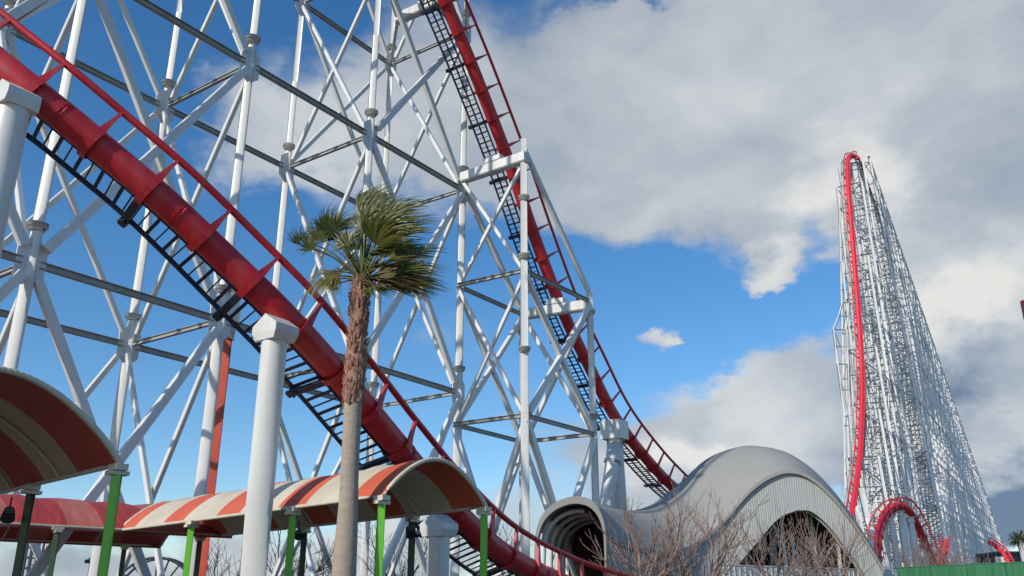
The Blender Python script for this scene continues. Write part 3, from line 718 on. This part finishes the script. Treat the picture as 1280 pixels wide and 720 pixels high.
# ------------------------------------------------------------------ grey domed hall
def interp(pts, n):
    """resample a polyline of (px,py,Y) smoothly"""
    P = catmull([V(p) for p in pts], 6); return P
Fp = [(757, 668, 34), (790, 682, 36), (820, 688, 38), (848, 687, 39.5), (876, 674, 40.5), (905, 649, 41), (935, 614, 41), (962, 594, 41), (988, 587, 41), (1014, 596, 41), (1045, 624, 41), (1078, 668, 41), (1105, 712, 41)]
Sp = [(742, 630, 37), (768, 636, 39), (790, 638, 41), (815, 630, 43), (848, 605, 45), (880, 576, 46), (910, 562, 47), (940, 557, 47), (975, 564, 47), (1008, 586, 46.5), (1040, 620, 46), (1070, 662, 45), (1100, 712, 44)]
Fc = [at(p.x, p.y, p.z) for p in interp(Fp, 0)]; Sc = [at(p.x, p.y, p.z) for p in interp(Sp, 0)]
hall = thing('domed_hall', 'large grey wave-roofed hall with corrugated front and dark arched opening', 'building', (Fc[36].x, 42, 0))
rows = []
for k in range(7):
    f = k/6; lift_ = math.sin(f*math.pi)*.35
    rows.append([a.lerp(b, f)+V((0, 0, lift_*min(1, max(0, a.z/4)))) for a, b in zip(Fc, Sc)])
back = [V((b.x*1.03, b.y+1.5, b.z*.93)) for b in Sc]; back2 = [V((b.x*1.05, b.y+2.6, 0)) for b in Sc]
m = MB(); m.grid(rows+[back, back2], True); 
# eave fascia with thickness
m.slab([Fc, [p-V((0, 0, .16)) for p in Fc]], V((0, .25, 0)), True)
m.build('roof', GREY, hall)
# opening curve
Op = [(907, 724), (925, 702), (945, 678), (970, 650), (990, 640), (1000, 638.5), (1014, 641), (1035, 659), (1055, 685), (1070, 705), (1082, 724)]
Oc = [at(x, y, 41.4) for x, y in [(p.x, p.y) for p in catmull([V((a, b, 0)) for a, b in Op], 6)]]
def hz(curve, x):
    for a, b in zip(curve, curve[1:]):
        if a.x <= x <= b.x: t_ = (x-a.x)/max(1e-6, b.x-a.x); return a.z+(b.z-a.z)*t_, a.y+(b.y-a.y)*t_
    return None
m = MB(); xs = [Fc[0].x+(Fc[-1].x-Fc[0].x)*k/180 for k in range(181)]; top = []; bot = []
for x in xs:
    r = hz(Fc, x); 
    if r is None: continue
    z, y = r; o = hz(Oc, x); zb = 0 if o is None else max(0, o[0])
    top.append(V((x, y+.18, max(z-.1, zb)))); bot.append(V((x, y+.18, zb)))
m.slab([top, bot], V((0, .12, 0)), False); m.build('front_wall', CORR, hall)
m = MB(); rim = [p+V((0, .12, 0)) for p in Oc]; m.path(rim, .07, 6); m.build('arch_trim', GREY, hall)
# interior
m = MB(); bx0, bx1 = Oc[0].x-2, Oc[-1].x+1.5
pts = [V((bx0, 45.3, 0)), V((bx1, 45.3, 0)), V((bx1-1.5, 45.3, 2.8)), V((Oc[30].x+1, 45.3, 6.2)), V((Oc[30].x-1, 45.3, 6.2)), V((bx0+1.6, 45.3, 3.4))]
i0 = len(m.v); m.v.extend(pts); m.face(tuple(range(len(pts)))); m.v.extend([p+V((0, .1, 0)) for p in pts]); m.face(tuple(range(6, 12))[::-1])
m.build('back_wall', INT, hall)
def P41(px, py, Y=43): return at(px, py, Y)
m = MB()
for (x0, x1, y0, y1) in ((948, 958, 664, 700), (961, 972, 652, 706)): 
    m.beam(P41((x0+x1)/2, y0, 45.1), P41((x0+x1)/2, y1, 45.1), .34, .06)
m.build('window', GLASSY, hall)
for k, (xa, ya, xb, yb) in enumerate(((976, 645, 984, 725), (1013, 643, 1022, 725), (1046, 672, 1054, 725), (990, 672, 994, 725), (932, 690, 936, 725))):
    m = MB(); p = P41(xa, ya, 42.6+.2*(k % 2)); m.tube(V((p.x, p.y, 0)), p, .085, None, 10); m.build('column', WHITEM, hall)
for (xa, ya, xb, yb) in ((1012, 646, 984, 722), (1046, 674, 1020, 718), (954, 688, 940, 722), (995, 700, 1008, 722), (954, 690, 970, 722), (1022, 700, 1040, 722)):
    m = MB(); m.tube(P41(xa, ya, 42.7), P41(xb, yb, 42.7), .05, None, 8); m.build('brace', WHITEM, hall)
for x_ in (992, 996, 1020, 1025):
    m = MB(); p = P41(x_, 690, 43.4); m.tube(V((p.x, p.y, 0)), p, .09, None, 8); m.build('column', WHITEM, hall)

# tunnel mouth
TY = 33.0
tn = thing('tunnel_hall', 'arched tunnel mouth of the grey station hall with white ribs inside', 'building', at(712, 720, TY).xy.to_3d())
Rp = [(668, 735), (668, 690), (670, 664), (678, 643), (694, 628), (716, 620.5), (736, 624), (749, 637), (756, 658), (758, 690), (758, 735)]
RC = [at(p.x, p.y, TY) for p in catmull([V((a, b, 0)) for a, b in Rp], 6)]
RC[0].z = 0; RC[-1].z = 0
ctr = V((sum(p.x for p in RC)/len(RC), TY, 1.6)); AXT = V((math.sin(math.radians(13)), math.cos(math.radians(13)), 0))
m = MB(); inn = [p.lerp(ctr, .065) for p in RC]; inn[0].z = inn[-1].z = 0
out2 = [p+AXT*.35 for p in RC]; inn2 = [p+AXT*.35 for p in inn]
m.grid([RC, out2], True); m.grid([RC, inn], False); m.grid([inn, inn2], True); m.build('rim', CREAM if False else GREY, tn)
# shell: full vault except the low left side where the ribs stand open
m = MB(); sh = inn2; k0 = 18
m.slab([sh[k0:], [p+AXT*6.4 for p in sh[k0:]]], (V((0, 0, .06))), True)
m.slab([out2[k0-6:], [p+AXT*6.4 for p in out2[k0-6:]]], V((0, 0, .04)), True)
m.build('vault', [GREY], tn)
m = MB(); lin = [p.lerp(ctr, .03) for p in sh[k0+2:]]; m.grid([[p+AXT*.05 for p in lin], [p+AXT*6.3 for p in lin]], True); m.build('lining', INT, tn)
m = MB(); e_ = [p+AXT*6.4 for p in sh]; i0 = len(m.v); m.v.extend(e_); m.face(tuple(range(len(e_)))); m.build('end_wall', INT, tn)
for k in range(4):
    d = AXT*(.9+1.4*k); m = MB(); m.path([p+d for p in [q.lerp(ctr, .04) for q in inn[:34]]], .10, 8); m.build('rib', WHITEM, tn)
m = MB(); L0, L1 = inn2[1], inn2[1]+AXT*6.4
for k in range(60):
    p = L0+AXT*(6.4*k/59); m.beam(V((p.x, p.y, 0)), V((p.x, p.y, 3.0)), .05, .03)
m.beam(V((L0.x, L0.y, 3.0)), V((L1.x, L1.y, 3.0)), .10, .10); m.beam(V((L0.x, L0.y, 1.75)), V((L1.x, L1.y, 1.75)), .08, .08)
m.build('slat_screen', WFENCE, tn)
m = MB(); a_ = [p for p in inn2[9:k0+1]]; m.slab([[p+V((.06, 0, 0)) for p in a_], [p+V((.06, 0, 0))+AXT*6.4 for p in a_]], V((0, 0, .03))); m.build('pale_panel', WFENCE, tn)

# ------------------------------------------------------------------ far coaster tower
T0 = V((47.5, 110, 0)); VD = V((.53, .848, 0)).normalized(); WDIR = V((VD.y, -VD.x, 0))
def onv(px, py): return on_plane(px, py, T0, WDIR)
ftow = thing('lift_hill_tower', 'huge distant white trestle of a coaster hill rising at the right with its red track', 'coaster tower', (T0.x, T0.y, 0))
ctrlF = [onv(1068, 195), onv(1064, 194.5), onv(1060, 200), onv(1060, 230), onv(1063, 270), onv(1068, 330), onv(1073, 395), onv(1077, 460), onv(1077, 520), onv(1074, 575), onv(1068, 620), onv(1062, 655), onv(1052, 700), onv(1040, 730)]
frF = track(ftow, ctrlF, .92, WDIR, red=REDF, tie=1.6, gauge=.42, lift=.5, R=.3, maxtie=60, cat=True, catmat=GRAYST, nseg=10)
lattice = MB(); members = []   # (p, q, r)
cols = []
def zr(px, py): return onv(px, py).z
END = V((104, 200, 13.5)); TOP = V((T0.x, T0.y, 59.5)) ; TOP.z = onv(1072, 196).z-1.2
NB = 30; bents = []
for k in range(NB):
    f = k/(NB-1); c = TOP.lerp(END, f); bents.append((V((c.x, c.y, 0)), c.z, 1.6, 1.7+c.z*.035))
# drop side bents
Pf = [f[0] for f in frF]
def drop_z(s):
    best = None
    for p in Pf[14:]:
        d = abs((V((p.x, p.y, 0))-T0).dot(VD)-s)
        if best is None or d < best[0]: best = (d, p.z)
    return best[1]
for s_ in (-5.5, -9, -12.5, -16, -19.5, -23.5):
    c = T0+VD*s_; bents.append((c, drop_z(s_)-1.2, 1.5, 2.2))
prev = None
bents_order = sorted(bents, key=lambda b: (b[0]-T0).dot(VD))
lev = 3.3
def corner(b, sg, z):
    c, h, wt, wb = b; hw = wb+(wt-wb)*min(1, z/max(h, 1)); return V((c.x, c.y, z))+WDIR*hw*sg
for b in bents_order:
    for sg in (-1, 1):
        cols.append((corner(b, sg, 0), corner(b, sg, b[1]), .20 if sg > 0 else .17))
    z = 0; k = 0
    while z+lev <= b[1]+.5:
        z2 = min(z+lev, b[1]); members.append((corner(b, -1, z2), corner(b, 1, z2), .09))
        members.append((corner(b, -1, z), corner(b, 1, z2), .10) if k % 2 else (corner(b, 1, z), corner(b, -1, z2), .10)); z = z2; k += 1
for b, c in zip(bents_order, bents_order[1:]):
    h = min(b[1], c[1])
    for sg in (-1, 1):
        z = 0; k = 0
        while z+lev*2 <= h+3:
            z2 = min(z+lev*2, h); members.append((corner(b, sg, z2), corner(c, sg, z2), .06))
            if (k+bents_order.index(b)) % (3 if sg < 0 else 4) == 1: members.append((corner(b, sg, z), corner(c, sg, z2), .07) if (k+bents_order.index(b)) % 2 else (corner(b, sg, z2), corner(c, sg, z), .07))
            z = z2; k += 1
            if z >= h: break
    members.append((corner(b, 0, b[1]), corner(c, 0, c[1]), .25)); members.append((corner(b, 0, 0), corner(b, 0, b[1]), .15))
# raking side legs that widen the front of the tower
for k in range(9):
    b = bents_order[4+k] if k < 9 else None
    for hf in (.95, .62):
        top_ = corner(b, -1, b[1]*hf); ft_ = V((b[0].x, b[0].y, 0))-WDIR*(3.0+b[1]*.07*hf)
        cols.append((ft_, top_, .14))
        for j in range(1, 9):
            f = j/9; members.append((ft_.lerp(top_, f), corner(b, -1, b[1]*hf*f), .08)); members.append((ft_.lerp(top_, f), corner(b, -1, b[1]*hf*min(1, f+.11)), .08))
for p, q, r in cols[:100]:
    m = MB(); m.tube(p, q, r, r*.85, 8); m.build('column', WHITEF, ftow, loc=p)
members.sort(key=lambda t_: -((t_[1]-t_[0]).length*t_[2])/((t_[0]-V((0, 0, 0))).length))
for p, q, r in members[:100]:
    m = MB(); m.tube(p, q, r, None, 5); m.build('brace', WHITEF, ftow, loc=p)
lt = MB()
for p, q, r in members[100:]: lt.tube(p, q, r, None, 4)
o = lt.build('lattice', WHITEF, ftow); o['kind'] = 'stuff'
# lift track and stairs on the incline
m = MB(); a, b = TOP+V((0, 0, .8)), END+V((0, 0, .8)); m.tube(a, b, .35, None, 8); m.build('lift_spine', REDF, ftow)
m = MB(); m.beam(a+V((0, 0, -.2))+WDIR*1.5, b+V((0, 0, -.2))+WDIR*1.5, .3, .12); m.build('lift_walkway', WHITEF, ftow)
# side access frame left of the drop
sfr = MB(); pl = [at(1054, 378, 97), at(1042, 412, 97), at(1047, 455, 97), at(1056, 520, 97)]
pr_ = [at(1062, 378, 97), at(1058, 412, 97), at(1060, 455, 97), at(1062, 520, 97)]
for l in (pl, pr_):
    for a, b in zip(l, l[1:]): sfr.tube(a, b, .13, None, 6)
for k in range(4): sfr.tube(pl[k], pr_[k], .08, None, 5)
for k in range(3): sfr.tube(pl[k], pr_[k+1], .08, None, 5); sfr.tube(pl[k].lerp(pl[k+1], .5), pr_[k].lerp(pr_[k+1], .5), .07, None, 5)
sfr.build('side_frame', WHITEF, ftow)
# big raking pipe legs of the pull-out
for (xa, ya, xb, yb, Y) in ((1076, 610, 1098, 705, 84), (1072, 640, 1082, 705, 82)):
    m = MB(); p = at(xa, ya, Y); q = at(xb, yb, Y); q = p+(q-p)*(p.z/(p.z-q.z)) ; m.path([p, p.lerp(q, .5), q], [.32, .42, .5], 12); m.build('raking_leg', WHITEF, ftow)

# camelback hill in front of it
CY = 66
cb_pts = [at(1096, 726, CY-4), at(1097, 700, CY-3), at(1098, 668, CY-2), at(1104, 648, CY-1), at(1114, 636, CY), at(1125, 632, CY+1), at(1136, 638, CY+2), at(1146, 655, CY+3), at(1157, 680, CY+4), at(1168, 705, CY+5), at(1174, 730, CY+6)]
cb = thing('coaster_track', 'small red camelback hill on white posts in front of the huge white tower', 'coaster track', (at(1125, 700, CY).x, CY, 0))
track(cb, cb_pts, .85, V((.25, -1, 0)).normalized(), cat=False, red=REDF, tie=1.1, gauge=.5, lift=.6, R=.32, maxtie=60, nseg=12)
for (x, y, Y) in ((1103, 655, CY-1), (1113, 642, CY), (1125, 640, CY+1), (1138, 648, CY+2), (1152, 676, CY+4)):
    m = MB(); p = at(x, y, Y+.4); m.tube(V((p.x, p.y, 0)), p, .25, .22, 12); m.build('post', WHITEF, cb)
    m = MB(); m.tube(p-V((0, 0, .3)), p+V((0, 0, .1)), .3, .36, 12); m.build('post_head', WHITEF, cb)
t2 = thing('coaster_track', 'short red track end rising at the foot of the huge white tower', 'coaster track', at(1180, 700, 74))
track(t2, [at(1176, 730, 73), at(1177, 705, 73.5), at(1180, 688, 74), at(1183, 676, 75)], .75, V((1, -.2, 0)), cat=False, red=REDF, nseg=10)
t3 = thing('coaster_track', 'red track curving down behind the right foot of the huge white tower', 'coaster track', at(1250, 690, 120))
track(t3, [at(1238, 678, 118), at(1246, 684, 117), at(1254, 691, 116), at(1262, 706, 115), at(1268, 730, 114)], .9, V((.6, .8, 0)), cat=False, red=REDF, nseg=10)
m = MB(); 
for x_ in (1246, 1252, 1257): p = at(x_, 696, 117); m.tube(V((p.x, p.y, 0)), p, .35, None, 8)
m.build('post', WHITEF, t3)

# ------------------------------------------------------------------ fences and odds along the bottom
def fence(p0, p1, h, mt, label, name='hoarding', panel=1.6, cat='fence'):
    t = thing(name, label, cat, (p0.x, p0.y, 0)); d = (p1-p0); d.z = 0; n = max(1, int(d.length/panel)); dn = d.normalized()
    pm = MB()
    for k in range(n):
        a = V((p0.x, p0.y, 0))+d*(k/n); b = V((p0.x, p0.y, 0))+d*((k+1)/n)
        pm.beam(a+dn*.02+V((0, 0, h/2+.1)), b-dn*.02+V((0, 0, h/2+.1)), .04, h-.2)
        for j in range(1, 6):
            c = a.lerp(b, j/6); pm.beam(c+V((0, -.03, .15)), c+V((0, -.03, h-.05)), .05, .03)
    pm.build('panel', mt, t)
    for k in range(n+1):
        a = V((p0.x, p0.y, 0))+d*(k/n); q = MB(); q.beam(a+V((0, .06, 0)), a+V((0, .06, h+.03)), .07, .07); q.build('post', mt, t)
    tr = MB(); tr.beam(V((p0.x, p0.y, h)), V((p1.x, p1.y, h)), .08, .05); tr.build('top_rail', mt, t)
fa_, fb_ = at(1122, 716, 44), at(1310, 710, 38)
fence(fa_, fb_, 3.55, GFENCE, 'green corrugated hoarding along the bottom right')
wa, wb = at(905, 722, 38), at(1121, 715.5, 43.5)
fence(wa, wb, 3.4, WFENCE, 'pale panel fence below the arched opening of the grey hall', 'panel_fence')
# dark building at right
p = at(1268, 692, 130); t = thing('low_building', 'low dark building at the right edge behind the hoarding', 'building', (p.x+4, 134, 0))
m = MB(); m.box(V((p.x+8, 134, p.z/2)), 20, 8, p.z); m.build('wall', DARKB, t); m = MB(); m.box(V((p.x+8, 134, p.z+.15)), 20.6, 8.6, .3); m.build('roof', DARKB, t)
# white post with a dark shaggy top at the right edge
p = at(1274, 675, 40); t = thing('palm_tree', 'small pale-stemmed palm with ragged dark top at the lower right corner', 'palm', (at(1278, 715, 40).x, 40, 0))
m = MB(); m.path([V((p.x+.18, 40, 0)), p], [.13, .11], 12); m.build('trunk', WHITEM, t)
m = MB(); rnd = random.Random(9)
for k in range(160):
    a = rnd.uniform(0, 6.28); e_ = rnd.uniform(-.6, 1.2); d = V((math.cos(a)*math.cos(e_), math.sin(a)*math.cos(e_), math.sin(e_)))
    q = p+d*rnd.uniform(.2, .5); m.path([p, q, q+V((d.x*.1, d.y*.1, -.12))], [.014, .014, .004], 3, False)
m.build('crown', LEAF, t)
# red sign on a mast at the right edge
p = at(1276.3, 376, 22); q = at(1340, 376, 22); zb = at(1278, 400, 22).z
t = thing('sign_board', 'dark red sign board cut off by the right edge of the picture', 'sign', (q.x, 22, 0))
m = MB(); cx_ = (p.x+q.x)/2; m.box(V((cx_, 22, (p.z+zb)/2)), q.x-p.x, .12, p.z-zb); m.build('board', SIGNR, t)
m = MB(); m.tube(V((q.x-.3, 22.12, 0)), V((q.x-.3, 22.12, p.z)), .09, None, 12); m.build('mast', WHITEM, t)
# little things under the left canopies
p = at(42, 678, 60); t = thing('ride_tower', 'narrow navy ride frame seen beneath the red canopy at lower left', 'ride', (p.x, 60, 0))
m = MB()
for dx in (-.38, .38):
    for dy in (0, .7): m.beam(V((p.x+dx, 60+dy, 0)), V((p.x+dx, 60+dy, p.z+.4)), .16, .16)
m.build('mast', NAVY, t); m = MB()
for k in range(9):
    z = p.z*(k+.5)/9; m.beam(V((p.x-.38, 60, z)), V((p.x+.38, 60, z)), .1, .12); m.beam(V((p.x-.38, 60, z)), V((p.x+.38, 60, z+p.z/18)), .05, .05)
m.build('rungs', NAVY, t)
p = at(57, 684, 50); t = thing('flag_pole', 'thin white pole right of the navy ride frame', 'pole', (p.x, 50, 0))
m = MB(); m.tube(V((p.x, 50, 0)), p+V((0, 0, 1)), .06, .04, 8); m.build('shaft', WHITEM, t); m = MB(); m.tube(p+V((0, 0, 1)), p+V((0, 0, 1.12)), .07, None, 8); m.build('finial', WHITEM, t)
p = at(114, 704, 45); t = thing('street_lamp', 'small teal lamp post seen between the white columns at lower left', 'street lamp', (p.x, 45, 0))
m = MB(); m.tube(V((p.x, 45, 0)), p, .10, .09, 10); m.build('pole', TEAL, t); m = MB(); m.tube(p, p+V((0, 0, .12)), .32, .34, 14); m.tube(p+V((0, 0, .12)), p+V((0, 0, .26)), .34, .1, 14); m.build('lamp_head', TEAL, t)
p = at(190, 745, 55); t = thing('spinning_ride', 'dark spoked round ride frame beneath the canopies at lower left', 'ride', (p.x, 55, 0))
R_ = at(190, 697, 55).z-p.z; m = MB(); cz = max(.3, p.z)
cir = [V((p.x+R_*math.cos(a)*1.1, 55, cz+R_*math.sin(a))) for a in [2*math.pi*k/40 for k in range(41)]]
cir = [V((c.x, c.y, max(c.z, .05))) for c in cir]
m.path(cir, .08, 6); m.path([V((c.x, 55.9, c.z)) for c in cir], .08, 6); m.build('rim', NAVY, t); m = MB()
for k in range(0, 20): m.tube(V((p.x, 55.4, cz)), cir[k*2], .05, None, 5)
m.build('spokes', NAVY, t)
print('braces', nb)
